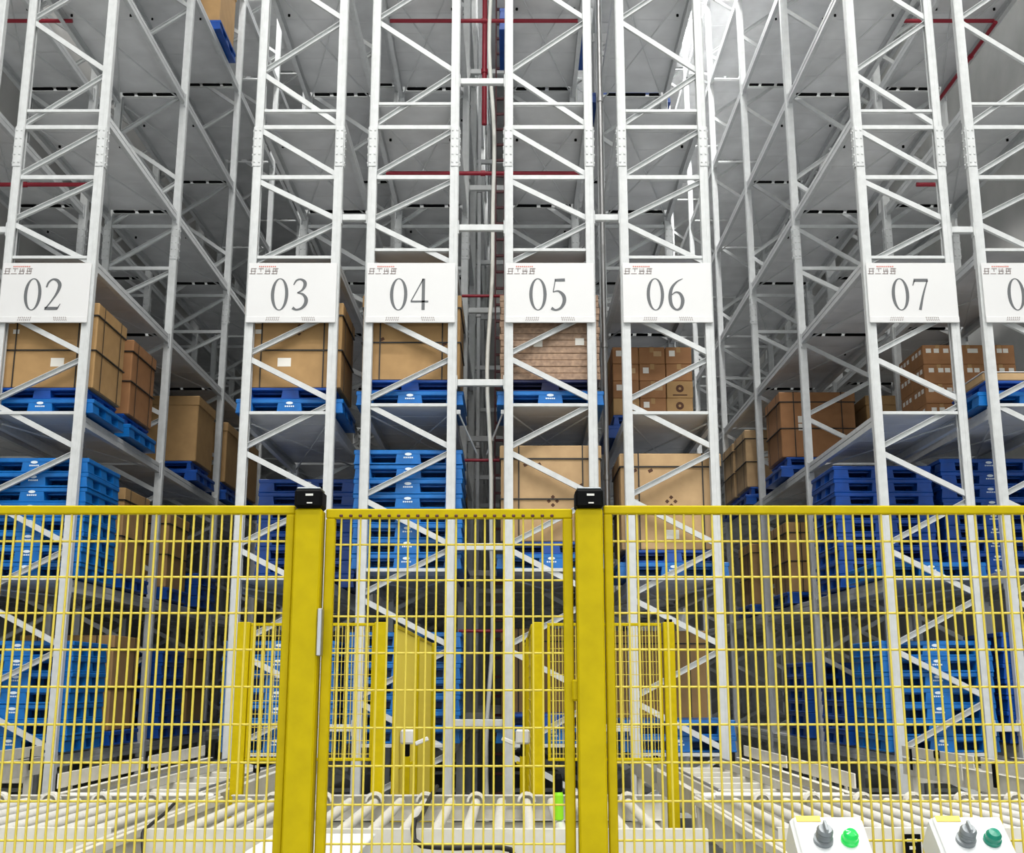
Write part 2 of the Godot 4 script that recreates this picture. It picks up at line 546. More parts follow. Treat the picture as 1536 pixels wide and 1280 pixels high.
# ------------------------------------------------------------------ number boards
func stroke(g: Geo, pts: Array, o: Vector3, s: float) -> void:      # printed stroke of varying width
	var fine := []
	var m := pts.size()
	for k in m - 1:
		var p0: Vector3 = pts[maxi(k - 1, 0)]; var p1: Vector3 = pts[k]; var p2: Vector3 = pts[k + 1]; var p3: Vector3 = pts[mini(k + 2, m - 1)]
		for j in 8:
			fine.append(p1.cubic_interpolate(p2, p0, p3, j / 8.0))
	fine.append(pts[m - 1])
	var last := []
	for k in fine.size():
		var p: Vector3 = fine[k]
		var d: Vector3 = fine[mini(k + 1, fine.size() - 1)] - fine[maxi(k - 1, 0)]
		var t := Vector2(d.x, d.y).normalized()
		var nn := Vector2(-t.y, t.x) * p.z * .5
		var a := o + Vector3(p.x + nn.x, p.y + nn.y, 0) * s
		var b := o + Vector3(p.x - nn.x, p.y - nn.y, 0) * s
		if k > 0: g.quad(last[0], last[1], b, a, Vector3.BACK)
		last = [a, b]

func ring(g: Geo, c: Vector2, ro: Vector2, ri: Vector2, o: Vector3, s: float) -> void:
	for k in 32:
		var a0 := TAU * k / 32; var a1 := TAU * (k + 1) / 32
		var q := []
		for e in [[a0, ro], [a1, ro], [a1, ri], [a0, ri]]:
			q.append(o + Vector3(c.x + cos(e[0]) * e[1].x, c.y + sin(e[0]) * e[1].y, 0) * s)
		g.quad(q[0], q[1], q[2], q[3], Vector3.BACK)

func digit(g: Geo, d: int, o: Vector3, s: float) -> void:
	var V := func(a: Array) -> Array:
		var out := []
		for k in range(0, a.size(), 3): out.append(Vector3(a[k], a[k + 1], a[k + 2]))
		return out
	match d:
		0: ring(g, Vector2(.27, .5), Vector2(.265, .515), Vector2(.165, .485), o, s)
		2:
			stroke(g, V.call([.04, .72, .05, .09, .88, .06, .21, .98, .055, .34, .95, .09, .43, .83, .11, .42, .68, .10, .34, .48, .07, .2, .25, .045, .06, .05, .04]), o, s)
			stroke(g, V.call([.03, .05, .10, .42, .05, .10]), o, s)
			stroke(g, V.call([.41, .03, .05, .5, .2, .02]), o, s)
		3:
			stroke(g, V.call([.05, .8, .035, .13, .94, .055, .26, .98, .06, .38, .9, .1, .39, .77, .1, .31, .63, .06, .17, .55, .03]), o, s)
			stroke(g, V.call([.17, .55, .03, .34, .5, .07, .44, .36, .11, .43, .2, .11, .32, .06, .08, .16, .01, .06, .04, .07, .1]), o, s)
		4:
			stroke(g, V.call([.38, 1.0, .04, .02, .29, .035]), o, s)
			stroke(g, V.call([.0, .27, .06, .54, .27, .06]), o, s)
			stroke(g, V.call([.385, 1.0, .095, .385, .0, .095]), o, s)
		5:
			stroke(g, V.call([.15, .95, .09, .46, .96, .1]), o, s)
			stroke(g, V.call([.17, .98, .03, .1, .58, .03]), o, s)
			stroke(g, V.call([.09, .57, .03, .26, .6, .06, .41, .46, .11, .43, .26, .11, .33, .07, .08, .17, .0, .06, .04, .06, .1]), o, s)
		6:
			stroke(g, V.call([.48, 1.0, .02, .3, .9, .05, .14, .7, .09, .08, .42, .11, .12, .15, .1, .26, .01, .06, .4, .08, .09, .46, .3, .11, .4, .5, .09, .27, .57, .05, .13, .48, .03]), o, s)
		7:
			stroke(g, V.call([.03, .78, .03, .09, .95, .05]), o, s)
			stroke(g, V.call([.07, .95, .1, .5, .95, .1]), o, s)
			stroke(g, V.call([.485, .95, .035, .33, .5, .06, .2, .0, .085]), o, s)
		8:
			ring(g, Vector2(.26, .76), Vector2(.2, .24), Vector2(.12, .21), o, s)
			ring(g, Vector2(.26, .26), Vector2(.25, .27), Vector2(.15, .235), o, s)

func signs() -> void:
	var xs := {2: -5.2575, 3: -2.479, 4: -1.14, 5: .427, 6: 1.748, 7: 4.505, 8: 5.808}
	var by := {2: "left edge of the picture", 3: "rack right of the left aisle", 4: "rack left of the centre gap", 5: "rack right of the centre gap", 6: "rack left of the right aisle", 7: "rack right of the right aisle", 8: "cut off at the right edge"}
	for num in xs:
		var o := thing("number_board", at(xs[num], 3.97, FRONT - .075), "white board printed with the number %s, %s" % [WORD[num], by[num]], "sign", "number boards across the rack fronts")
		put_box("panel", Vector3(0, .385, 0), Vector3(1.0, .64, .012), .003, M.plate_white, o)
		put_box("bottom_fold", Vector3(0, .03, .008), Vector3(1.005, .07, .02), .004, M.plate_white, o)
		for e in [[0, -.235], [num, .0]]:
			var g := Geo.new()
			digit(g, e[0], Vector3(e[1], .145, .0085), .37)
			put("digit", g.mesh(M.print_grey), o)
		# small faint lettering, too soft in the photograph to read: a thin reddish line of print over four dense dark signs
		var lg := Geo.new()
		var x := -.475
		for k in 9:
			lg.box(Vector3(x + .1 + k * .022, .66, .0075), Vector3(.014, .016, .003), 0)
		put("small_print", lg.mesh(M.print_red), o)
		var cg := Geo.new()
		for k in 4:
			var cx := x + .03 + k * .082
			for e in [[0, .03, .06, .008], [0, 0, .06, .008], [0, -.03, .064, .008], [-.02, 0, .008, .07], [.02, 0, .008, .07], [.0, .012, .008, .04]]:
				if (k + int(e[1] * 100)) % 4 != 1:
					cg.box(Vector3(cx + e[0] + e[1] * .25, .605 + e[1], .0075), Vector3(e[2], e[3], .003), 0)
		put("emblem_print", cg.mesh(M.print_taupe), o)
		var hg := Geo.new()
		for c in [-.2, .2]:
			for k in 7:
				for j in 2:
					hg.box(Vector3(c + (k - 3) * .022 + (j - .5) * .006 * signf(c), .052 - j * .026, .0195), Vector3(.007, .02, .003), 0, Basis(Vector3.BACK, .5 * signf(c)))
		put("slot_row", hg.mesh(M.print_taupe), o)

# ------------------------------------------------------------------ pallets and cartons
func pallet_parts(kind: String) -> Array:        # [name, mesh, transform]
	var key := "pallet_" + kind
	if cache.has(key): return cache[key]
	var top := kind.begins_with("upper")
	var w := 1.0 if top else 1.2
	var h := .135 if top else .163
	var d := 1.0 if top else 1.05
	var mt: Material = {"light": M.blue_light, "deep": M.blue_deep, "upper": M.blue_deep, "upper_navy": M.blue_navy}[kind]
	var out := []
	var g := Geo.new()
	var t := .034 if top else .05
	g.box(Vector3(0, h - t * .5, 0), Vector3(w, t, d), .008)
	for k in 3:                                       # a raised rim and strengthening ribs under the deck
		g.box(Vector3(0, h - t - .008, (k - 1) * d * .36), Vector3(w - .1, .02, .05), .004)
	g.box(Vector3(0, (h - t) * .5 + .004, -.03), Vector3(w - .12, h - t - .004, .016), 0)     # web across the middle
	g.box(Vector3(0, (h - t) * .5 + .004, 0), Vector3(.016, h - t - .004, d - .3), 0)
	out.append(["deck", g.mesh(mt), Transform3D()])
	var cw := .2 if top else .28
	var ew := .07 if top else .19
	for i in 3:
		for j in 3:
			var bw := cw if i == 1 else ew
			var bx := (i - 1) * (w * .5 - ew * .5 - .004)
			var bz := (j - 1) * (d * .5 - .1 - .004)
			var bh := h - t - .018
			var q := Geo.new()
			# block that widens slightly downwards
			var pp := PackedVector2Array([Vector2(-bw * .5, 0), Vector2(bw * .5, 0), Vector2(bw * .5 - .012, bh + .006), Vector2(-bw * .5 + .012, bh + .006)])
			var dd := .2
			q.prism(pp, Transform3D(Basis(), Vector3(0, 0, -dd * .5)), dd)
			out.append(["block", q.mesh(mt), Transform3D(Basis(), Vector3(bx, .018, bz))])
	var f := Geo.new()
	for j in 3:
		f.box(Vector3(0, .01, (j - 1) * (d * .5 - .065)), Vector3(w, .02, .13), .006)
	if not top:
		for j in 3:
			f.box(Vector3((j - 1) * (w * .5 - .07), .0095, 0), Vector3(.14, .018, d - .2), .004)
	out.append(["base_frame", f.mesh(mt), Transform3D()])
	if not top:
		var e := Geo.new()
		e.lathe([Vector2(.026, 0), Vector2(.026, .002), Vector2(.0, .002)], Transform3D(Basis(Vector3(1.5, 0, 0), Vector3(0, 0, 1), Vector3(0, -.62, 0)), Vector3(0, .115, d * .5)), 12)
		for k in 5:
			e.box(Vector3((k - 2) * .022, .078, d * .5 - .003), Vector3(.015, .016, .008), 0)
		out.append(["emblem", e.mesh(M.emblem_white), Transform3D()])
	cache[key] = out
	return out

func pallet(kind: String, pos: Vector3, label: String, group: String, detailed := true, turn := 0.0) -> void:
	var key := "proto_" + kind + str(detailed)
	var o: Node3D
	if cache.has(key):
		o = cache[key].duplicate()
		o.name = numbered("pallet")
		add_child(o)
		o.position = pos
		tag(o, label, "pallet", group)
	elif detailed:
		o = thing("pallet", pos, label, "pallet", group)
		for p in pallet_parts(kind):
			put(p[0], p[1], o, p[2])
		cache[key] = o
	else:
		var st := SurfaceTool.new()
		st.begin(Mesh.PRIMITIVE_TRIANGLES)
		var mt: Material
		for p in pallet_parts(kind):
			if p[0] == "emblem": continue
			append_mesh(st, p[1], p[2]); mt = p[1].surface_get_material(0)
		var m := st.commit()
		m.surface_set_material(0, mt)
		o = solo("pallet", m, Transform3D(Basis(), pos), label, "pallet", group)
		cache[key] = o
	o.rotation.y = turn

const ORD := ["lowest", "second from below", "third from below", "fourth from below", "fifth from below", "sixth from below", "seventh from below", "eighth from below", "ninth from below"]
const RACKX := {1: -6.585, 2: -5.2575, 3: -2.479, 4: -1.14, 5: .427, 6: 1.748, 7: 4.505, 8: 5.808}
const WORD := ["", "one", "two", "three", "four", "five", "six", "seven", "eight"]
const HIGH := {1: .09, 2: 0.0, 3: 0.0, 4: .09, 5: .09, 6: 0.0, 7: 0.0, 8: .09}
const SHELF := ["", "bottom", "second", "third", "fourth", "fifth", "sixth", "seventh"]

func base_h(num: int, lv: int) -> float:
	return level(lv) + HIGH[num] + .001

func spot_words(num: int, lv: int, spot: String) -> String:
	return "%s shelf of rack %s, %s" % [SHELF[lv], WORD[num], spot]

func stack(num: int, lv: int, d: float, n: int, kind: String, spot: String, detailed := true) -> void:
	for k in n:
		var jit := Vector3(rng.randf_range(-.006, .006), 0, rng.randf_range(-.006, .006))
		pallet(kind, at(RACKX[num], base_h(num, lv) + k * .164, d + .525) + jit, "blue plastic pallet, %s of stack, %s" % [ORD[k], spot_words(num, lv, spot)], "stacked pallets on the " + spot_words(num, lv, spot), detailed)

func carrier(num: int, lv: int, d: float, spot: String, kinds := ["light", "upper"], detailed := true) -> float:   # pallets under a load; returns the height of their top
	var h := base_h(num, lv)
	for k in kinds.size():
		var top: bool = kinds[k].begins_with("upper")
		pallet(kinds[k], at(RACKX[num], h, d + .525), "%s plastic pallet %s, %s" % ["navy" if kinds[k] == "upper_navy" else "blue", ["under the load" if kinds.size() == 1 else "at the bottom", "directly under the load"][k], spot_words(num, lv, spot)], "pallets carrying loads", detailed)
		h += .1355 if top else .1635
	return h

func carton(num: int, lv: int, d: float, h0: float, size: Vector3, mt: Material, words: String, spot: String, opt := {}) -> void:
	var o := thing("carton", at(RACKX[num] + opt.get("dx", 0.0), h0 + .001, d + .525), "%s on %s" % [words, spot_words(num, lv, spot)], "carton")
	var w := size.x; var h := size.y; var dp := size.z
	var lid := .15
	put_box("body", Vector3(0, (h - .02) * .5, 0), Vector3(w, h - .02, dp), .012, mt, o)
	var g := Geo.new()
	g.box(Vector3(0, h - lid * .5, 0), Vector3(w + .024, lid, dp + .024), .01)
	put("lid", g.mesh(mt), o)
	# printed marks
	for p in opt.get("marks", []):
		var kind: String = p[0]
		var e := Geo.new()
		var c := Vector3(p[1] * w, p[2] * h, dp * .5 + (.0135 if p[2] * h > h - lid else .0015))
		if kind == "label":
			e.box(c, Vector3(.15, .1, .002), 0)
			put("label_sheet", e.mesh(M.paper_white), o)
		elif kind == "small":
			e.box(c, Vector3(.07, .05, .002), 0)
			put("label_sheet", e.mesh(M.paper_white), o)
		elif kind == "diamond":
			for q in 4:
				e.box(c + Vector3(cos(q * PI / 2) * .045, sin(q * PI / 2) * .045, 0), Vector3(.034, .034, .002), 0, Basis(Vector3.BACK, PI / 4))
			put("printed_mark", e.mesh(M.carton_print), o)
		elif kind == "blot":
			e.box(c, Vector3(.05, .035, .002), 0, Basis(Vector3.BACK, .5))
			put("printed_mark", e.mesh(M.carton_print), o)
	if opt.get("straps", true):
		for x in [-.32, .32]:
			var e := Geo.new()
			e.box(Vector3(x * w, h * .5, dp * .5 + .014), Vector3(.014, h, .003), 0)
			e.box(Vector3(x * w, h + .0015, 0), Vector3(.014, .003, dp + .03), 0)
			put("strap", e.mesh(M.strap_black), o)
		for y in [.44, 1.0 - lid / h]:
			var e := Geo.new()
			e.box(Vector3(0, y * h, dp * .5 + .007), Vector3(w + .02, .014, .016), 0)
			for s in [-1.0, 1.0]:
				e.box(Vector3(s * (w * .5 + .007), y * h, 0), Vector3(.016, .014, dp + .02), 0)
			put("strap", e.mesh(M.strap_black), o)
		for z in [-.3, .3]:
			for s in [-1.0, 1.0]:
				put_box("strap", Vector3(s * (w * .5 + .0135), h * .5, z * dp), Vector3(.003, h, .014), 0, M.strap_black, o)

# a pile of small cartons, every one a thing
func small_cartons(num: int, lv: int, d: float, h0: float, nx: int, ny: int, nz: int, s: Vector3, mts: Array, words: String, spot: String, opt := {}) -> void:
	var col := ["first", "second", "third", "fourth", "fifth", "sixth"]
	for j in ny:
		for k in nz:
			for i in nx:
				if opt.has("skip") and opt.skip.call(i, j, k): continue
				if k > 0 and j < ny - 1 and i > 0: continue            # hidden inside the pile
				var x := (i - (nx - 1) * .5) * (s.x + .008) + rng.randf_range(-.004, .004)
				var o := thing("carton", at(RACKX[num] + x, h0 + .001 + j * (s.y + .002), d + .06 + s.z * .5 + k * (s.z + .008)), "%s, %s column, %s, %s, rack %s" % [words, col[i], ORD[j], "front of pile" if k == 0 else "back of pile", WORD[num]], "carton", "small cartons piled on rack %s" % WORD[num])
				var mt: Material = mts[rng.randi() % mts.size()]
				put_box("body", Vector3(0, s.y * .5, 0), s, .008, mt, o)
				var e := Geo.new()
				e.box(Vector3(0, s.y + .0005, 0), Vector3(.05, .001, s.z), 0)
				e.box(Vector3(0, s.y - .035, s.z * .5 + .0005), Vector3(.05, .07, .001), 0)
				put("tape", e.mesh(M.carton_tan), o)
				var look: int = opt.look.call(i, j) if opt.has("look") else rng.randi() % 3
				var q := Geo.new()
				if look == 0:
					q.box(Vector3(-s.x * .25, s.y * .62, s.z * .5 + .001), Vector3(s.x * .22, s.y * .34, .002), 0)
					put("label_sheet", q.mesh(M.paper_white), o)
				elif look == 1:
					q.lathe([Vector2(.05, .002), Vector2(.018, .002)], Transform3D(Basis(Vector3(1, 0, 0), Vector3(0, 0, 1), Vector3(0, -1, 0)), Vector3(0, s.y * .56, s.z * .5)), 12)
					q.box(Vector3(0, s.y * .18, s.z * .5 + .001), Vector3(s.x * .55, .016, .002), 0)
					put("printed_mark", q.mesh(M.carton_print), o)
				elif look == 3:
					for b in 3:
						put_box("label_sheet", Vector3((b - 1) * s.x * .28 + rng.randf_range(-.03, .03), s.y * .7, s.z * .5 + .001), Vector3(s.x * .17, s.y * .22, .002), 0, M.paper_white, o)
						put_box("label_sheet", Vector3(-s.x * .5 - .001, s.y * .7, (b - 1) * s.z * .28), Vector3(.002, s.y * .22, s.z * .17), 0, M.paper_white, o)
				else:
					q.box(Vector3(s.x * .22, s.y * .6, s.z * .5 + .001), Vector3(s.x * .3, s.y * .3, .002), 0)
					put("label_sheet", q.mesh(M.carton_pale), o)

func wrapped_load(num: int, lv: int, d: float, h0: float, w: float, h: float, dp: float, spot: String) -> void:
	var o := thing("wrapped_load", at(RACKX[num], h0 + .001, d + .525), "brown load of flat bundles in clear stretch film on third shelf of rack five, front", "wrapped load")
	var n := 13
	for k in n:
		var hh := h / n
		var dx := rng.randf_range(-.008, .008)
		put_box("bundle", Vector3(dx, hh * (k + .5), rng.randf_range(-.008, .008)), Vector3(w, hh - .002, dp), .005, M.wrap, o)
	for e in [[-.12, .42], [.3, .44], [.05, .78]]:
		put_box("label_sheet", Vector3(e[0] * w, e[1] * h, dp * .5 + .012), Vector3(.1, .08, .004), 0, M.paper_white, o)

func loads() -> void:
	var F := FRONT + .06          # front spot
	var B := 13.9                 # second spot in the first bay
	# third shelf, front: cartons on two pallets
	var top := carrier(2, 3, F, "front")
	carton(2, 3, F, top, Vector3(1.1, 1.0, .95), M.carton_tan, "tan strapped carton with white label", "front", {"marks": [["label", .12, .3], ["small", -.38, .78], ["small", -.3, .78], ["small", -.33, .66]]})
	top = carrier(2, 3, B - .08, "second spot", ["light", "upper"])
	carton(2, 3, B - .08, top, Vector3(1.08, .95, .92), M.carton_brown, "brown strapped carton", "second spot")
	top = carrier(3, 3, F, "front")
	carton(3, 3, F, top, Vector3(1.1, 1.0, .95), M.carton_tan, "tan strapped carton with white label", "front", {"marks": [["label", -.08, .3], ["small", -.36, .78], ["small", -.36, .66], ["diamond", .06, .68]]})
	top = carrier(4, 3, F, "front")
	carton(4, 3, F, top, Vector3(1.1, 1.0, .95), M.carton_tan, "tan strapped carton without label", "front", {"marks": [["blot", -.3, .48], ["blot", .34, .42]]})
	top = carrier(5, 3, F, "front", ["light", "upper_navy"])
	wrapped_load(5, 3, F, top, 1.12, 1.0, 1.0, "front")
	top = carrier(6, 3, B, "second spot", ["deep", "upper"])
	small_cartons(6, 3, B, top, 3, 4, 2, Vector3(.325, .218, .44), [M.carton_brown, M.carton_brown, M.carton_tan], "small brown carton", "third shelf of", {"look": func(i, j): return 1 if i == 2 and j < 2 else (0 if (i + j) % 2 else 2)})
	# rack seven, 08 third shelf
	for e in [[16.6, "second bay"], [19.2, "third bay front"], [20.33, "third bay rear"]]:
		top = carrier(7, 3, e[0], e[1], ["deep", "upper"])
		carton(7, 3, e[0], top, Vector3(1.1, .98, .95), M.carton_brown if e[0] < 17 else M.carton_pale, "brown strapped carton" if e[0] < 17 else "pale strapped carton", e[1], {"marks": [["label", -.2, .58], ["label", -.2, .46]]})
	top = carrier(8, 3, F + .03, "front", ["light", "upper"])
	put_flat(8, top, F + .03)
	top = carrier(8, 3, 14.15, "second spot", ["deep"])
	small_cartons(8, 3, 14.15, top, 3, 4, 2, Vector3(.385, .255, .45), [M.carton_brown], "small labelled brown carton", "third shelf of", {"look": func(i, j): return 3})
	top = carrier(8, 3, 16.7, "second bay front", ["deep"])
	carton(8, 3, 16.7, top, Vector3(1.1, 1.0, .95), M.carton_tan, "tan carton", "second bay front", {"straps": false})
	# rack two behind
	for e in [[16.9, "second bay"], [18.7, "third bay front"], [20.1, "third bay rear"]]:
		top = carrier(2, 3, e[0], e[1], ["deep", "upper"])
		carton(2, 3, e[0], top, Vector3(1.1, 1.0, .95), M.carton_tan, "tan carton with lid", e[1], {"straps": false})
	# second shelf
	stack(2, 2, F, 8, "light", "front")
	top = carrier(2, 2, B, "second spot", ["deep"])
	carton(2, 2, B, top, Vector3(1.1, 1.05, .95), M.carton_tan, "tan strapped carton", "second spot")
	top = carrier(2, 2, 15.8, "second bay front", ["deep"])
	carton(2, 2, 15.8, top, Vector3(1.1, 1.02, .95), M.carton_tan, "tan strapped carton", "second bay front")
	stack(2, 2, 17.3, 3, "deep", "second bay rear", false)
	stack(3, 2, B, 8, "deep", "second spot")
	stack(4, 2, F, 8, "light", "front")
	top = carrier(4, 2, B, "second spot", ["deep"])
	carton(4, 2, B, top, Vector3(1.1, 1.0, .95), M.carton_tan, "tan strapped carton", "second spot")
	top = carrier(5, 2, F, "front")
	carton(5, 2, F, top, Vector3(1.1, 1.07, .95), M.carton_pale, "pale tan lidded carton with printed diamond", "front", {"marks": [["diamond", .02, .42], ["blot", .3, .58], ["blot", -.25, .8], ["blot", -.12, .8]]})
	top = carrier(6, 2, F, "front", ["light", "upper"])
	carton(6, 2, F, top, Vector3(1.1, 1.07, .95), M.carton_pale, "pale tan lidded carton with white label", "front", {"marks": [["diamond", .0, .5], ["label", .0, .16], ["blot", -.2, .82], ["blot", -.36, .82], ["small", -.36, .5]]})
	pallet("light", at(RACKX[7] + .02, base_h(7, 2), F + .525), "single bright blue plastic pallet on second shelf of rack seven, front", "", true)
	stack(7, 2, B, 9, "deep", "second spot")
	top = carrier(7, 2, 16.6, "second bay", ["deep"])
	carton(7, 2, 16.6, top, Vector3(1.1, 1.0, .95), M.carton_tan, "tan strapped carton", "second bay")
	top = carrier(7, 2, 19.2, "third bay", ["deep"], false)
	carton(7, 2, 19.2, top, Vector3(1.1, 1.0, .95), M.carton_tan, "tan strapped carton", "third bay")
	stack(8, 2, B, 9, "deep", "second spot")
	# bottom shelf
	stack(2, 1, F, 7, "light", "front")
	top = carrier(2, 1, B, "second spot", ["deep"])
	carton(2, 1, B, top, Vector3(1.1, 1.1, .95), M.carton_tan, "tan strapped carton", "second spot")
	stack(2, 1, 15.8, 7, "deep", "second bay front", false)
	top = carrier(2, 1, 17.2, "second bay rear", ["deep"], false)
	carton(2, 1, 17.2, top, Vector3(1.1, 1.05, .95), M.carton_tan, "tan strapped carton", "second bay rear")
	stack(3, 1, F, 7, "light", "front")
	stack(4, 1, F, 7, "light", "front")
	top = carrier(5, 1, F, "front", ["light", "upper"])
	carton(5, 1, B, base_h(5, 1), Vector3(1.1, 1.25, .95), M.carton_tan, "tall tan carton", "second spot")
	stack(6, 1, F, 2, "light", "front")
	top = carrier(6, 1, B, "second spot", ["deep"])
	carton(6, 1, B, top, Vector3(1.08, 1.15, .95), M.carton_tan, "tan strapped carton", "second spot")
	stack(7, 1, F, 7, "light", "front")
	stack(7, 1, 14.0, 4, "deep", "second spot", false)
	stack(7, 1, 15.9, 6, "deep", "second bay front", false)
	stack(8, 1, F, 7, "deep", "front", false)
	# upper shelves: the few loads whose edge shows
	top = carrier(2, 7, 16.7, "second bay", ["deep"])
	carton(2, 7, 16.7, top, Vector3(1.12, 1.1, .95), M.carton_tan, "tan carton", "second bay", {"straps": false})
	top = carrier(6, 6, 15.7, "second bay", ["deep"])
	carton(6, 6, 15.7, top, Vector3(1.05, 1.0, .95), M.plate_white, "white box", "second bay", {"straps": false})
	stack(5, 6, 13.9, 2, "deep", "second spot", false)

func put_flat(num: int, h: float, d: float) -> void:
	var o := thing("film_wrapped_carton", at(RACKX[num], h + .001, d + .525), "low pinkish carton in film on the front pallet of rack eight", "carton")
	put_box("body", Vector3(0, .05, 0), Vector3(1.0, .1, .95), .015, M.carton_pale, o)
	put_box("film", Vector3(0, .105, 0), Vector3(1.01, .012, .96), .004, M.plate_white, o)

# ------------------------------------------------------------------ pipes and cables among the racks
func pipe(called: String, pts: Array, r: float, mt: Material, label: String, cat: String, sides := 10) -> Node3D:
	var o := thing(called, Vector3.ZERO, label, cat)
	var g := Geo.new()
	g.tube(pts, r, sides)
	put("tube", g.mesh(mt), o)
	var d: Vector3 = pts[-1] - pts[0]
	var n := int(d.length() / 1.5)
	for k in n:
		var c: Vector3 = pts[0] + d * (k + .5) / n
		if pts.size() == 2:
			var e := Geo.new()
			e.tube([c - d.normalized() * .03, c + d.normalized() * .03], r * 1.35, sides)
			put("coupling", e.mesh(mt), o)
	return o

func gap_services() -> void:
	pipe("sprinkler_pipe", [at(-1.56, 8.3, 13.35), at(.84, 8.3, 13.35)], .026, M.red_pipe, "red sprinkler pipe crossing high in racks four and five", "pipe")
	pipe("sprinkler_pipe", [at(-1.56, 6.2, 13.35), at(.84, 6.2, 13.35)], .026, M.red_pipe, "red sprinkler pipe crossing racks four and five at mid height", "pipe")
	pipe("sprinkler_pipe", [at(5.0, 8.3, 13.35), at(6.16, 8.3, 13.35)], .026, M.red_pipe, "red sprinkler pipe crossing high in racks seven and eight", "pipe")
	pipe("sprinkler_pipe", [at(5.0, 6.05, 13.35), at(5.32, 6.05, 13.35)], .026, M.red_pipe, "red sprinkler pipe crossing racks seven and eight at mid height", "pipe")
	pipe("sprinkler_pipe", [at(6.16, 8.25, 13.3), at(6.16, 8.25, 18.3)], .026, M.red_pipe, "red sprinkler pipe running backwards through rack eight", "pipe")
	pipe("sprinkler_pipe", [at(-7.0, 8.3, 13.35), at(-5.62, 8.3, 13.35)], .026, M.red_pipe, "red sprinkler pipe crossing high in racks one and two", "pipe")
	pipe("sprinkler_pipe", [at(-7.0, 6.05, 13.35), at(-5.05, 6.05, 13.35)], .026, M.red_pipe, "red sprinkler pipe crossing racks one and two at mid height", "pipe")
	pipe("sprinkler_riser", [at(-.38, 7.5, 14.6), at(-.38, 15.5, 14.6)], .036, M.red_pipe, "red sprinkler pipe rising high in the gap between racks four and five", "pipe")
	for k in 3:
		var h: float = [4.55, 2.55, .6][k]
		pipe("branch_pipe", [at(-.6, h, 13.2), at(-.1, h, 13.2)], .018, M.red_pipe, "thin red branch pipe, %s of three in the gap between racks four and five" % ["highest", "middle", "lowest"][k], "pipe")
	# a white hose hangs the height of the gap
	var pts := []
	for k in 60:
		var h := 16.0 - k * 17.5 / 59.0
		pts.append(at(-.245 + .03 * sin(h * 1.35) + .012 * sin(h * 3.1), h, 12.95 + .03 * cos(h * 1.1)))
	var g := Geo.new()
	g.tube(pts, .024, 8)
	solo("hose", g.mesh(M.hose_white), Transform3D(), "long wavy white hose hanging in the gap between racks four and five", "hose")
	# dark red cable ladder and grey cable duct
	var o := thing("cable_ladder", at(-.165, -1.6, 15.0), "dark red cable ladder standing in the gap beside rack five", "ladder")
	for s in [-1.0, 1.0]:
		put_box("rail", Vector3(s * .06, 8.5, 0), Vector3(.02, 17, .04), .003, M.dark_red, o)
	for k in 70:
		put_box("rung", Vector3(0, .3 + k * .235, 0), Vector3(.1, .035, .03), .003, M.dark_red, o)
	o = thing("cable_duct", at(-.5, -1.6, 16.6), "grey upright cable duct standing in the gap beside rack four", "duct")
	put_box("trunking", Vector3(0, 8.5, 0), Vector3(.05, 17, .05), .004, M.rack_beam, o)
	for k in 8:
		put_box("clip", Vector3(0, 1.0 + k * 2.0, .02), Vector3(.07, .04, .05), .004, M.steel, o)
	# slack rods that meet behind the gap
	for e in [[-.6, -.4, "left"], [-.1, -.29, "right"]]:
		var c := at(e[0], 2.98, 12.6); var d := at(e[1], 2.6, 13.1)
		var y := thing("gap_strut", c, "thin slanting white strut in the centre gap, %s one of the pair" % e[2], "strut")
		put("tie_rod", rod(c.distance_to(d), .011), y, rod_t(Vector3.ZERO, d - c))
		put_box("clamp", Vector3.ZERO, Vector3(.05, .05, .03), .004, M.rack_paint, y)
	pipe("drain_pipe", [at(1.07, -1.59, 12.9), at(1.07, 15.5, 12.9)], .03, M.steel, "grey vertical drain pipe between racks five and six", "pipe")

# ------------------------------------------------------------------ conveyors
const RAIL_H := -.7

func roller_mesh(l: float) -> Mesh:
	var key := "roller%.3f" % l
	if not cache.has(key):
		var g := Geo.new()
		g.tube([Vector3(0, 0, -l * .5), Vector3(0, 0, l * .5)], .031, 14)
		for e in [-1.0, 1.0]:
			g.tube([Vector3(0, 0, e * (l * .5)), Vector3(0, 0, e * (l * .5 + .03))], .012, 8)
		cache[key] = g.mesh(M.roller_zinc)
	return cache[key]

func rail_profile() -> PackedVector2Array:
	return PackedVector2Array([Vector2(0, 0), Vector2(.05, 0), Vector2(.05, -.006), Vector2(.006, -.006), Vector2(.006, -.154), Vector2(.05, -.154), Vector2(.05, -.16), Vector2(0, -.16)])

func arch_mesh() -> Mesh:
	if not cache.has("arch"):
		var g := Geo.new()
		for k in 10:
			var a0 := PI * k / 10; var a1 := PI * (k + 1) / 10
			var p := func(a: float, r: float, z: float) -> Vector3: return Vector3(cos(a) * r, sin(a) * r, z)
			g.quad(p.call(a0, .06, .035), p.call(a1, .06, .035), p.call(a1, .06, -.035), p.call(a0, .06, -.035), p.call((a0 + a1) * .5, 1, 0))
			for z in [-.035, .035]:
				g.quad(p.call(a0, .06, z), p.call(a1, .06, z), p.call(a1, .045, z), p.call(a0, .045, z), Vector3(0, 0, z))
			g.quad(p.call(a0, .045, .035), p.call(a1, .045, .035), p.call(a1, .045, -.035), p.call(a0, .045, -.035), -p.call((a0 + a1) * .5, 1, 0))
		cache["arch"] = g.mesh(M.conveyor_paint)
	return cache["arch"]

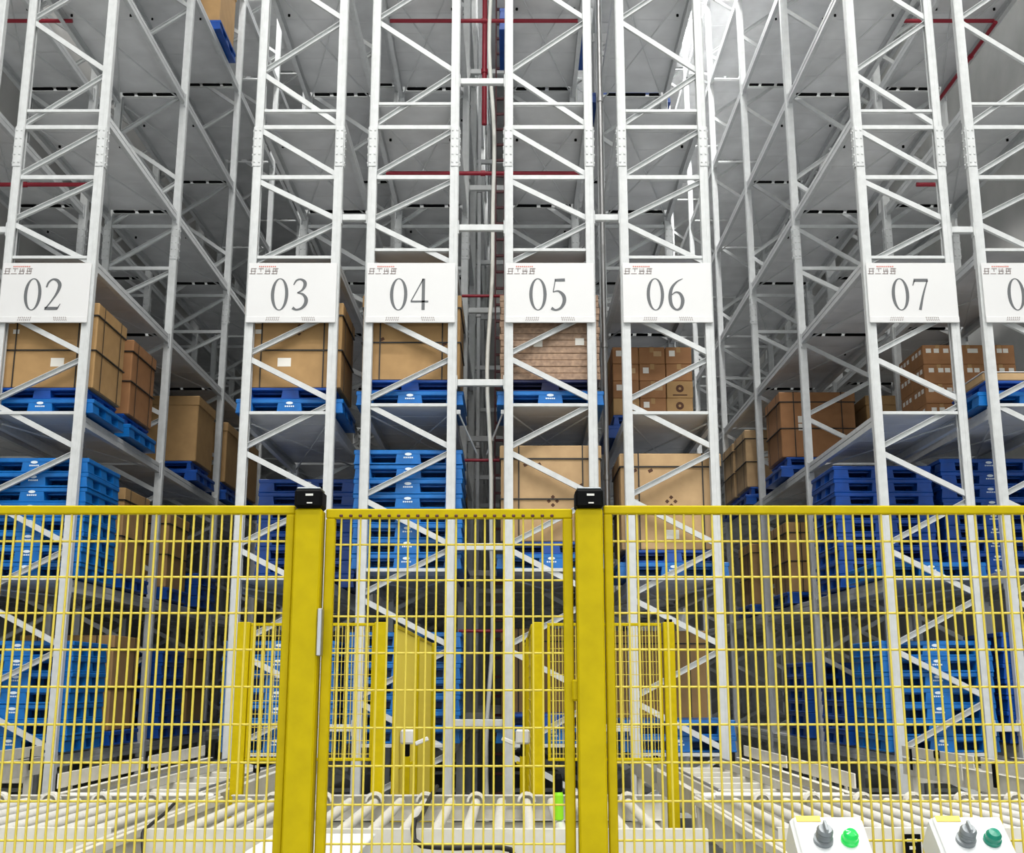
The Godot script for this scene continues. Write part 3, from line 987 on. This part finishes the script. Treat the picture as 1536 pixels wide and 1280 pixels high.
# a lane whose rollers lie along z (it carries sideways)
func cross_lane(label: String, x0: float, x1: float, d0: float, d1: float) -> void:
	var o := thing("roller_conveyor", at((x0 + x1) * .5, -CAM_H, (d0 + d1) * .5), label, "conveyor")
	var top := RAIL_H + CAM_H
	var l := x1 - x0; var dp := d1 - d0
	for s in [-1.0, 1.0]:
		var g := Geo.new()
		g.prism(rail_profile(), Transform3D(Basis(Vector3(0, 0, -s), Vector3.UP, Vector3(s, 0, 0)), Vector3(-s * l * .5, top, s * dp * .5)), l)
		put("side_rail", g.mesh(M.conveyor_paint), o)
		put_box("skirt_plate", Vector3(0, top - .25, s * (dp * .5 - .02)), Vector3(l - .02, .16, .012), .003, M.conveyor_paint, o)
	var pitch := .165
	var n := int((l - .1) / pitch)
	for k in n:
		var x := -l * .5 + .12 + k * pitch
		put("roller", roller_mesh(dp - .12), o, Transform3D(Basis(), Vector3(x, top - .045, 0)))
		if k % 2 == 1:
			put("chain_guard", arch_mesh(), o, Transform3D(Basis(), Vector3(x, top - .035, -dp * .5 + .09)))
	var legs := maxi(2, int(l / 1.4) + 1)
	for k in legs:
		for s in [-1.0, 1.0]:
			var x := -l * .5 + .1 + (l - .2) * k / (legs - 1)
			var g := Geo.new()
			g.box(Vector3(0, (top - .16) * .5, 0), Vector3(.08, top - .16, .06), .005)
			g.box(Vector3(0, .006, 0), Vector3(.14, .012, .12), .002)
			put("leg", g.mesh(M.conveyor_paint), o, Transform3D(Basis(), Vector3(x, 0, s * (dp * .5 - .06))))

# a lane that runs back to a rack (rollers lie along x)
func feed_lane(label: String, x0: float, x1: float, d0: float, d1: float, guides: Array) -> void:
	var o := thing("roller_conveyor", at((x0 + x1) * .5, -CAM_H, (d0 + d1) * .5), label, "conveyor")
	var top := RAIL_H + CAM_H
	var w := x1 - x0; var l := d1 - d0
	for s in [-1.0, 1.0]:
		var g := Geo.new()
		g.prism(rail_profile(), Transform3D(Basis(Vector3(-s, 0, 0), Vector3.UP, Vector3(0, 0, -s)), Vector3(s * w * .5, top, s * l * .5)), l)
		put("side_rail", g.mesh(M.conveyor_paint), o)
		if s in guides:
			for k in 2:
				var seg := l * .46
				put_box("guide_plate", Vector3(s * (w * .5 + .02), top + .07, (k - .5) * (l * .5)), Vector3(.012, .1, seg), .003, M.conveyor_paint, o)
				for q in 2:
					put_box("guide_bracket", Vector3(s * (w * .5 + .032), top + .0, (k - .5) * (l * .5) + (q - .5) * seg * .7), Vector3(.012, .2, .05), .002, M.black_plastic if q == 0 else M.conveyor_paint, o)
	put("roller", roller_mesh(w - .12), o, Transform3D(Basis(Vector3.UP, PI / 2), Vector3(0, top - .035, l * .5 - .1)))
	for x in [-.3, .3]:
		put_box("chain_rail", Vector3(x * w, top - .05, -.1), Vector3(.05, .07, l - .4), .006, M.conveyor_paint, o)
		put_box("drive_chain", Vector3(x * w, top - .008, -.1), Vector3(.022, .016, l - .4), .003, M.steel, o)
	for k in 6:
		put_box("cross_member", Vector3(0, top - .12, -l * .5 + .15 + k * (l - .9) / 5.0), Vector3(w - .06, .06, .06), .004, M.conveyor_paint, o)
	for k in 3:
		for s in [-1.0, 1.0]:
			var g := Geo.new()
			g.box(Vector3(0, (top - .16) * .5, 0), Vector3(.06, top - .16, .09), .005)
			g.box(Vector3(0, .006, 0), Vector3(.12, .012, .15), .002)
			put("leg", g.mesh(M.conveyor_paint), o, Transform3D(Basis(), Vector3(s * (w * .5 - .04), 0, (k - 1) * (l * .5 - .2))))
		put_box("cross_member", Vector3(0, top - .2, (k - 1) * (l * .5 - .2)), Vector3(w - .1, .07, .05), .004, M.conveyor_paint, o)
	var mg := Geo.new()
	mg.tube([Vector3(-.16, 0, 0), Vector3(.16, 0, 0)], .075, 14)
	mg.box(Vector3(.2, 0, 0), Vector3(.1, .17, .17), .02)
	mg.box(Vector3(-.02, .085, 0), Vector3(.1, .05, .09), .01)
	put("motor", mg.mesh(M.conveyor_paint), o, Transform3D(Basis(), Vector3(0, top - .3, l * .2)))

func conveyors() -> void:
	cross_lane("white roller conveyor crossing in front, between the two long rails at centre", -1.84, .98, 6.1, 8.0)
	cross_lane("white roller conveyor at the lower left corner of the picture", -5.6, -2.02, 6.15, 8.0)
	cross_lane("white roller conveyor at the lower right, behind the two control boxes", 1.34, 5.6, 6.15, 8.0)
	feed_lane("white feed conveyor leading to rack two", -5.8, -4.72, 8.1, 12.1, [1.0])
	feed_lane("white feed conveyor leading to rack three", -3.05, -1.95, 8.1, 12.1, [-1.0])
	feed_lane("white feed conveyor leading to rack six", 1.22, 2.3, 8.1, 12.1, [1.0])
	feed_lane("white feed conveyor leading to rack seven", 3.92, 5.05, 8.1, 12.1, [-1.0])
	# long rails that pass between the crossing lanes
	for e in [[-1.93, "left"], [1.22, "right"]]:
		var o := thing("transfer_rail", at(e[0], -CAM_H, 6.55), "long white transfer rail running away, %s end of the centre conveyor" % e[1], "rail")
		put_box("beam", Vector3(0, .865, 0), Vector3(.06, .05, 2.9), .006, M.conveyor_paint, o)
		put_box("wear_strip", Vector3(0, .896, 0), Vector3(.024, .012, 2.88), .003, M.roller_zinc, o)
		put_box("web", Vector3(0, .76, 0), Vector3(.012, .16, 2.86), .003, M.conveyor_paint, o)
		for k in 3:
			put_box("leg", Vector3(0, .42, -1.3 + k * 1.3), Vector3(.05, .84, .06), .004, M.conveyor_paint, o)
	# sheet metal cover in front of the crossing lane
	var c := thing("cover_cabinet", at(-.92, -CAM_H, 5.4), "white sheet metal cover right behind the left fence post", "cabinet")
	put_box("body", Vector3(0, .44, 0), Vector3(.46, .86, 1.16), .008, M.box_white, c)
	put_box("top_plate", Vector3(0, .885, 0), Vector3(.5, .014, 1.2), .004, M.box_white, c)
	for k in 2:
		put_box("hinge", Vector3(.232, .3 + k * .3, .3), Vector3(.01, .08, .03), .003, M.steel, c)
	# dark label plates on the conveyor sides
	for e in [[-3.0, "left"], [2.0, "right"]]:
		var o := thing("sign_plate", at(e[0], -.79, 6.12), "small black warning plate with white marks on the %s conveyor side" % e[1], "sign")
		put_box("plate", Vector3(0, 0, 0), Vector3(.09, .13, .008), .002, M.black_plastic, o)
		for k in 3:
			put_box("printed_mark", Vector3(0, .035 - k * .035, .005), Vector3([.05, .03, .055][k], .016, .003), 0, M.paper_white, o)
	# cables
	cable([at(-.49, -.64, 7.9), at(-.49, -.66, 7.2), at(-.485, -.68, 6.5), at(-.485, -.66, 6.05), at(-.487, -.72, 6.03), at(-.455, -.762, 6.0), at(-.3, -.772, 5.98), at(-.1, -.77, 5.98), at(.0, -.79, 6.0), at(.06, -1.1, 6.0), at(.07, -1.58, 6.0)], .014, "black cable draped over the centre conveyor near its middle")
	cable([at(-1.86, -.62, 6.75), at(-1.85, -.66, 6.5), at(-1.83, -.72, 6.05), at(-1.78, -.85, 5.95), at(-1.76, -1.1, 5.98), at(-1.75, -1.58, 6.0)], .009, "black cable hanging at the left end of the centre conveyor")
	# small sensors on the feed rails
	for e in [[-3.1, 10.0, "left rail of the rack three feed conveyor"], [-1.94, 9.2, "right rail of the rack three feed conveyor"], [2.35, 9.4, "right rail of the rack six feed conveyor"], [1.21, 10.2, "left rail of the rack six feed conveyor"], [3.87, 11.0, "left rail of the rack seven feed conveyor"]]:
		var o := thing("photo_sensor", at(e[0], RAIL_H, e[1]), "small black sensor on the " + e[2], "sensor")
		put_box("bracket", Vector3(0, .0, 0), Vector3(.03, .2, .012), .002, M.steel, o)
		put_box("housing", Vector3(0, .09, .025), Vector3(.05, .07, .035), .006, M.black_plastic, o)
		put_box("lens", Vector3(0, .1, .044), Vector3(.022, .022, .004), .001, M.steel, o)
	# bottle on the rollers
	var b := thing("spray_bottle", at(.252, RAIL_H - .01, 6.6), "lime green bottle with black top standing on the rollers beside the right fence post", "bottle")
	var g := Geo.new()
	g.lathe([Vector2(0, 0), Vector2(.024, 0), Vector2(.028, .006), Vector2(.028, .13), Vector2(.022, .145), Vector2(0, .145)], Transform3D(), 18)
	put("body", g.mesh(M.lime), b)
	g = Geo.new()
	g.lathe([Vector2(0, .145), Vector2(.02, .145), Vector2(.024, .155), Vector2(.024, .215), Vector2(.014, .24), Vector2(0, .24)], Transform3D(), 18)
	put("cap", g.mesh(M.black_plastic), b)

func cable(pts: Array, r: float, label: String) -> void:
	var curve := Curve3D.new()
	for k in pts.size():
		var t: Vector3 = (pts[mini(k + 1, pts.size() - 1)] - pts[maxi(k - 1, 0)]) * .16
		curve.add_point(pts[k], -t, t)
	var fine := []
	for k in 61: fine.append(curve.sample_baked(curve.get_baked_length() * k / 60.0, true))
	var g := Geo.new()
	g.tube(fine, r, 8)
	solo("cable", g.mesh(M.rubber), Transform3D(), label, "cable")

# ------------------------------------------------------------------ mesh fences
func wire_mesh(l: float, r: float, vertical: bool) -> Mesh:
	var key := "wire%.3f_%.4f_%s" % [l, r, vertical]
	if not cache.has(key):
		var g := Geo.new()
		var d := Vector3.UP if vertical else Vector3.RIGHT
		g.tube([d * -l * .5, d * l * .5], r, 6, false)
		cache[key] = g.mesh(M.wire_yellow)
	return cache[key]

# panel in the local xy plane, lower left corner at the origin
func mesh_panel(o: Node3D, w: float, y0: float, y1: float, step_x: float, step_y: float, r: float, frame: float, t := Transform3D(), studs := false) -> void:
	var fd := .022
	var f := [["top_rail", Vector3(w * .5, y1 - frame * .5, 0), Vector3(w, frame, fd)], ["bottom_rail", Vector3(w * .5, y0 + frame * .5, 0), Vector3(w, frame, fd)], ["stile", Vector3(frame * .5, (y0 + y1) * .5, 0), Vector3(frame, y1 - y0 - frame * 2, fd)], ["stile", Vector3(w - frame * .5, (y0 + y1) * .5, 0), Vector3(frame, y1 - y0 - frame * 2, fd)]]
	for e in f:
		put(e[0], box_mesh(e[2], .003, M.yellow), o, t * Transform3D(Basis(), e[1]))
	var h := y1 - y0 - frame * 1.2
	var x := frame + step_x * .6
	while x < w - frame - .004:
		put("vertical_wire", wire_mesh(h, r, true), o, t * Transform3D(Basis(), Vector3(x, (y0 + y1) * .5, .004)))
		if studs:
			put("wire_end", box_mesh(Vector3(.008, .006, .006), .001, M.dark_red), o, t * Transform3D(Basis(), Vector3(x, y1 - frame * .75, .013)))
		x += step_x
	var y := y1 - step_y * 1.0
	while y > y0 + frame + .02:
		put("horizontal_wire", wire_mesh(w - frame * 1.2, r, false), o, t * Transform3D(Basis(), Vector3(w * .5, y, -.003)))
		y -= step_y

func post(o: Node3D, x: float, z: float, wx: float, wz: float, h: float) -> MeshInstance3D:
	var p := put("post", box_mesh(Vector3(wx, h, wz), .004, M.yellow), o, Transform3D(Basis(), Vector3(x, h * .5, z)))
	put("foot_plate", box_mesh(Vector3(wx + .08, .012, wz + .08), .002, M.yellow), p, Transform3D(Basis(), Vector3(0, -h * .5 + .006, 0)))
	return p

func inner_fences() -> void:
	var D := 7.72
	var top := .425 + CAM_H
	var bot := -.49 + CAM_H
	# posts are anchored to the floor between the conveyor lanes; the wire panels hang between them
	var dz := -.32
	var l := thing("wire_fence", at(-1.83, -CAM_H, D + .33), "yellow wire fence facing front, left inner one behind the centre conveyor", "fence", "")
	post(l, 0.0, 0, .085, .06, top)
	post(l, .935, 0, .085, .06, top)
	mesh_panel(l, .85, bot, top - .005, .0228, .0865, .0026, .02, Transform3D(Basis(), Vector3(.045, 0, 0)))
	put("black_cap", box_mesh(Vector3(.062, .02, .05), .004, M.black_plastic), l, Transform3D(Basis(), Vector3(.935, top + .01, 0)))
	var s := thing("wire_fence", at(-.83, -CAM_H, D + .33), "yellow wire fence running back toward rack four, left of the centre gap", "fence", "")
	mesh_panel(s, 3.6, .25, top - .01, .0228, .0865, .0026, .03, Transform3D(Basis(Vector3.UP, PI / 2), Vector3(.03, 0, -.05)))
	post(s, .03, -1.85, .05, .05, top - .03)
	post(s, .03, -3.68, .06, .06, top - .01)
	var r := thing("wire_fence", at(.2, -CAM_H, D + .33), "yellow wire fence facing front, right inner one behind the right fence post", "fence", "")
	post(r, -.02, 0, .075, .06, top)
	post(r, .87, 0, .075, .06, top)
	put("black_cap", box_mesh(Vector3(.05, .02, .05), .004, M.black_plastic), r, Transform3D(Basis(), Vector3(.87, top + .01, 0)))
	mesh_panel(r, .78, bot, top - .005, .0228, .0865, .0026, .02, Transform3D(Basis(), Vector3(.04, 0, 0)))
	var q := thing("wire_fence", at(.17, -CAM_H, D + .33), "yellow wire fence running back toward rack five, right of the centre gap", "fence", "")
	mesh_panel(q, 3.6, .25, top - .01, .0228, .0865, .0026, .03, Transform3D(Basis(Vector3.UP, PI / 2), Vector3(-.03, 0, -.05)))
	post(q, -.03, -1.85, .05, .05, top - .03)
	post(q, -.03, -3.68, .06, .06, top - .01)
	# light barrier heads on brackets
	for e in [[-.735, 8.45, 1.0, "left"], [.075, 8.45, -1.0, "right"]]:
		var o := thing("barrier_sensor", at(e[0], -.42, e[1]), "white sensor head on a yellow bracket, fixed to the %s running fence" % e[3], "sensor")
		put_box("housing", Vector3(0, .07, 0), Vector3(.1, .1, .07), .012, M.plate_white, o)
		put_box("arm", Vector3(e[2] * .1, .04, .0), Vector3(.1, .03, .03), .006, M.plate_white, o, Basis(Vector3.BACK, .4 * e[2]))
		put_box("plug", Vector3(0, -.02, .0), Vector3(.035, .1, .03), .006, M.black_plastic, o)
		put_box("bracket", Vector3(-e[2] * .03, -.13, .0), Vector3(.16, .02, .02), .003, M.yellow, o, Basis(Vector3.BACK, .35 * e[2]))
		put_box("holder", Vector3(0, -.2, .0), Vector3(.04, .28, .03), .004, M.yellow, o)

func front_fence() -> void:
	var D := 2.84
	var top := .435 + CAM_H
	for e in [[-.497, "left"], [.1885, "right"]]:
		var o := thing("fence_post", at(e[0], -CAM_H, D), "square yellow fence post with a black lock head, %s of the gate" % e[1], "post", "")
		post(o, 0, 0, .066, .06, top - .012)
		put_box("lock_head", Vector3(0, top + .012, .004), Vector3(.068, .046, .075), .006, M.black_plastic, o)
		put_box("lock_lid", Vector3(0, top + .037, .004), Vector3(.06, .006, .066), .003, M.knob_grey, o)
		put_box("label_mark", Vector3(.003, top + .02, .0425), Vector3(.018, .005, .002), 0, M.paper_white, o)
		put_box("label_mark", Vector3(.004, top + .0, .0425), Vector3(.013, .003, .002), 0, M.paper_white, o)
		if e[1] == "left":
			put_box("latch_plate", Vector3(.038, top - .31, .024), Vector3(.012, .112, .03), .002, M.steel, o)
	var l := thing("wire_fence", at(-2.05, -CAM_H, D + .01), "yellow wire fence panel in the foreground, left of the gate", "fence", "")
	mesh_panel(l, 1.515, .12, top, .0232, .0875, .0029, .0215, Transform3D())
	post(l, -.034, -.01, .06, .06, top)
	var r := thing("wire_fence", at(.226, -CAM_H, D + .01), "yellow wire fence panel in the foreground, right of the gate", "fence", "")
	mesh_panel(r, 1.6, .12, top, .0232, .0875, .0029, .0215, Transform3D())
	post(r, 1.634, -.01, .06, .06, top)
	var g := thing("fence_gate", at(-.459, -CAM_H, D + .012), "yellow wire gate between the two posts with black lock heads", "gate", "")
	mesh_panel(g, .608, .12, top - .008, .0236, .0875, .0027, .024, Transform3D(), true)
	for k in 3:
		put("hinge", box_mesh(Vector3(.016, .05, .03), .004, M.yellow), g, Transform3D(Basis(), Vector3(.61, .35 + k * .62, .012)))

# ------------------------------------------------------------------ control boxes
func control_boxes() -> void:
	var spots := [[.655, "lit green", "left"], [.945, "dark green", "right"]]
	for e in spots:
		var o := thing("control_box", at(e[0], -CAM_H, 2.5), "white sloping control box with %s button, %s one of two at lower right" % [e[1], e[2]], "control box", "")
		var p := put("pedestal", box_mesh(Vector3(.05, 1.16, .05), .004, M.box_white), o, Transform3D(Basis(), Vector3(0, .58, 0)))
		put("foot_plate", box_mesh(Vector3(.2, .012, .2), .002, M.box_white), p, Transform3D(Basis(), Vector3(0, -.574, 0)))
		var tilt := Basis(Vector3.RIGHT, -deg_to_rad(48))
		var c := Vector3(0, 1.235, 0)
		var b := put("enclosure", box_mesh(Vector3(.152, .2, .09), .008, M.box_white), o, Transform3D(tilt, c))
		put("cover_plate", box_mesh(Vector3(.14, .186, .006), .003, M.box_white), b, Transform3D(Basis(), Vector3(0, 0, .047)))
		put("label_strip", box_mesh(Vector3(.05, .014, .002), 0, M.label_yellow), b, Transform3D(Basis(), Vector3(-.04, .086, .051)))
		var up := Basis(Vector3.RIGHT, PI / 2)
		var g := Geo.new()
		g.lathe([Vector2(.0, 0), Vector2(.02, 0), Vector2(.02, .008), Vector2(.015, .01), Vector2(.017, .014), Vector2(.015, .018), Vector2(.017, .022), Vector2(.015, .026), Vector2(.017, .03), Vector2(.013, .036), Vector2(0, .036)], Transform3D(), 20)
		g.box(Vector3(0, .04, 0), Vector3(.006, .012, .026), .001)
		put("selector_knob", g.mesh(M.knob_grey), b, Transform3D(up, Vector3(-.022, .03, .05)))
		g = Geo.new()
		g.lathe([Vector2(0, 0), Vector2(.018, 0), Vector2(.018, .006), Vector2(.0155, .008), Vector2(.0155, .018), Vector2(.011, .025), Vector2(0, .027)], Transform3D(), 20)
		put("push_button", g.mesh(M.green_lit if e[1] == "lit green" else M.green_dark), b, Transform3D(up, Vector3(.032, .03, .05)))
		g = Geo.new()
		g.lathe([Vector2(0, 0), Vector2(.014, 0), Vector2(.014, .02), Vector2(.01, .03), Vector2(0, .03)], Transform3D(), 12)
		put("cable_gland", g.mesh(M.steel), b, Transform3D(Basis(Vector3.BACK, PI / 2), Vector3(-.076, .0, 0)))
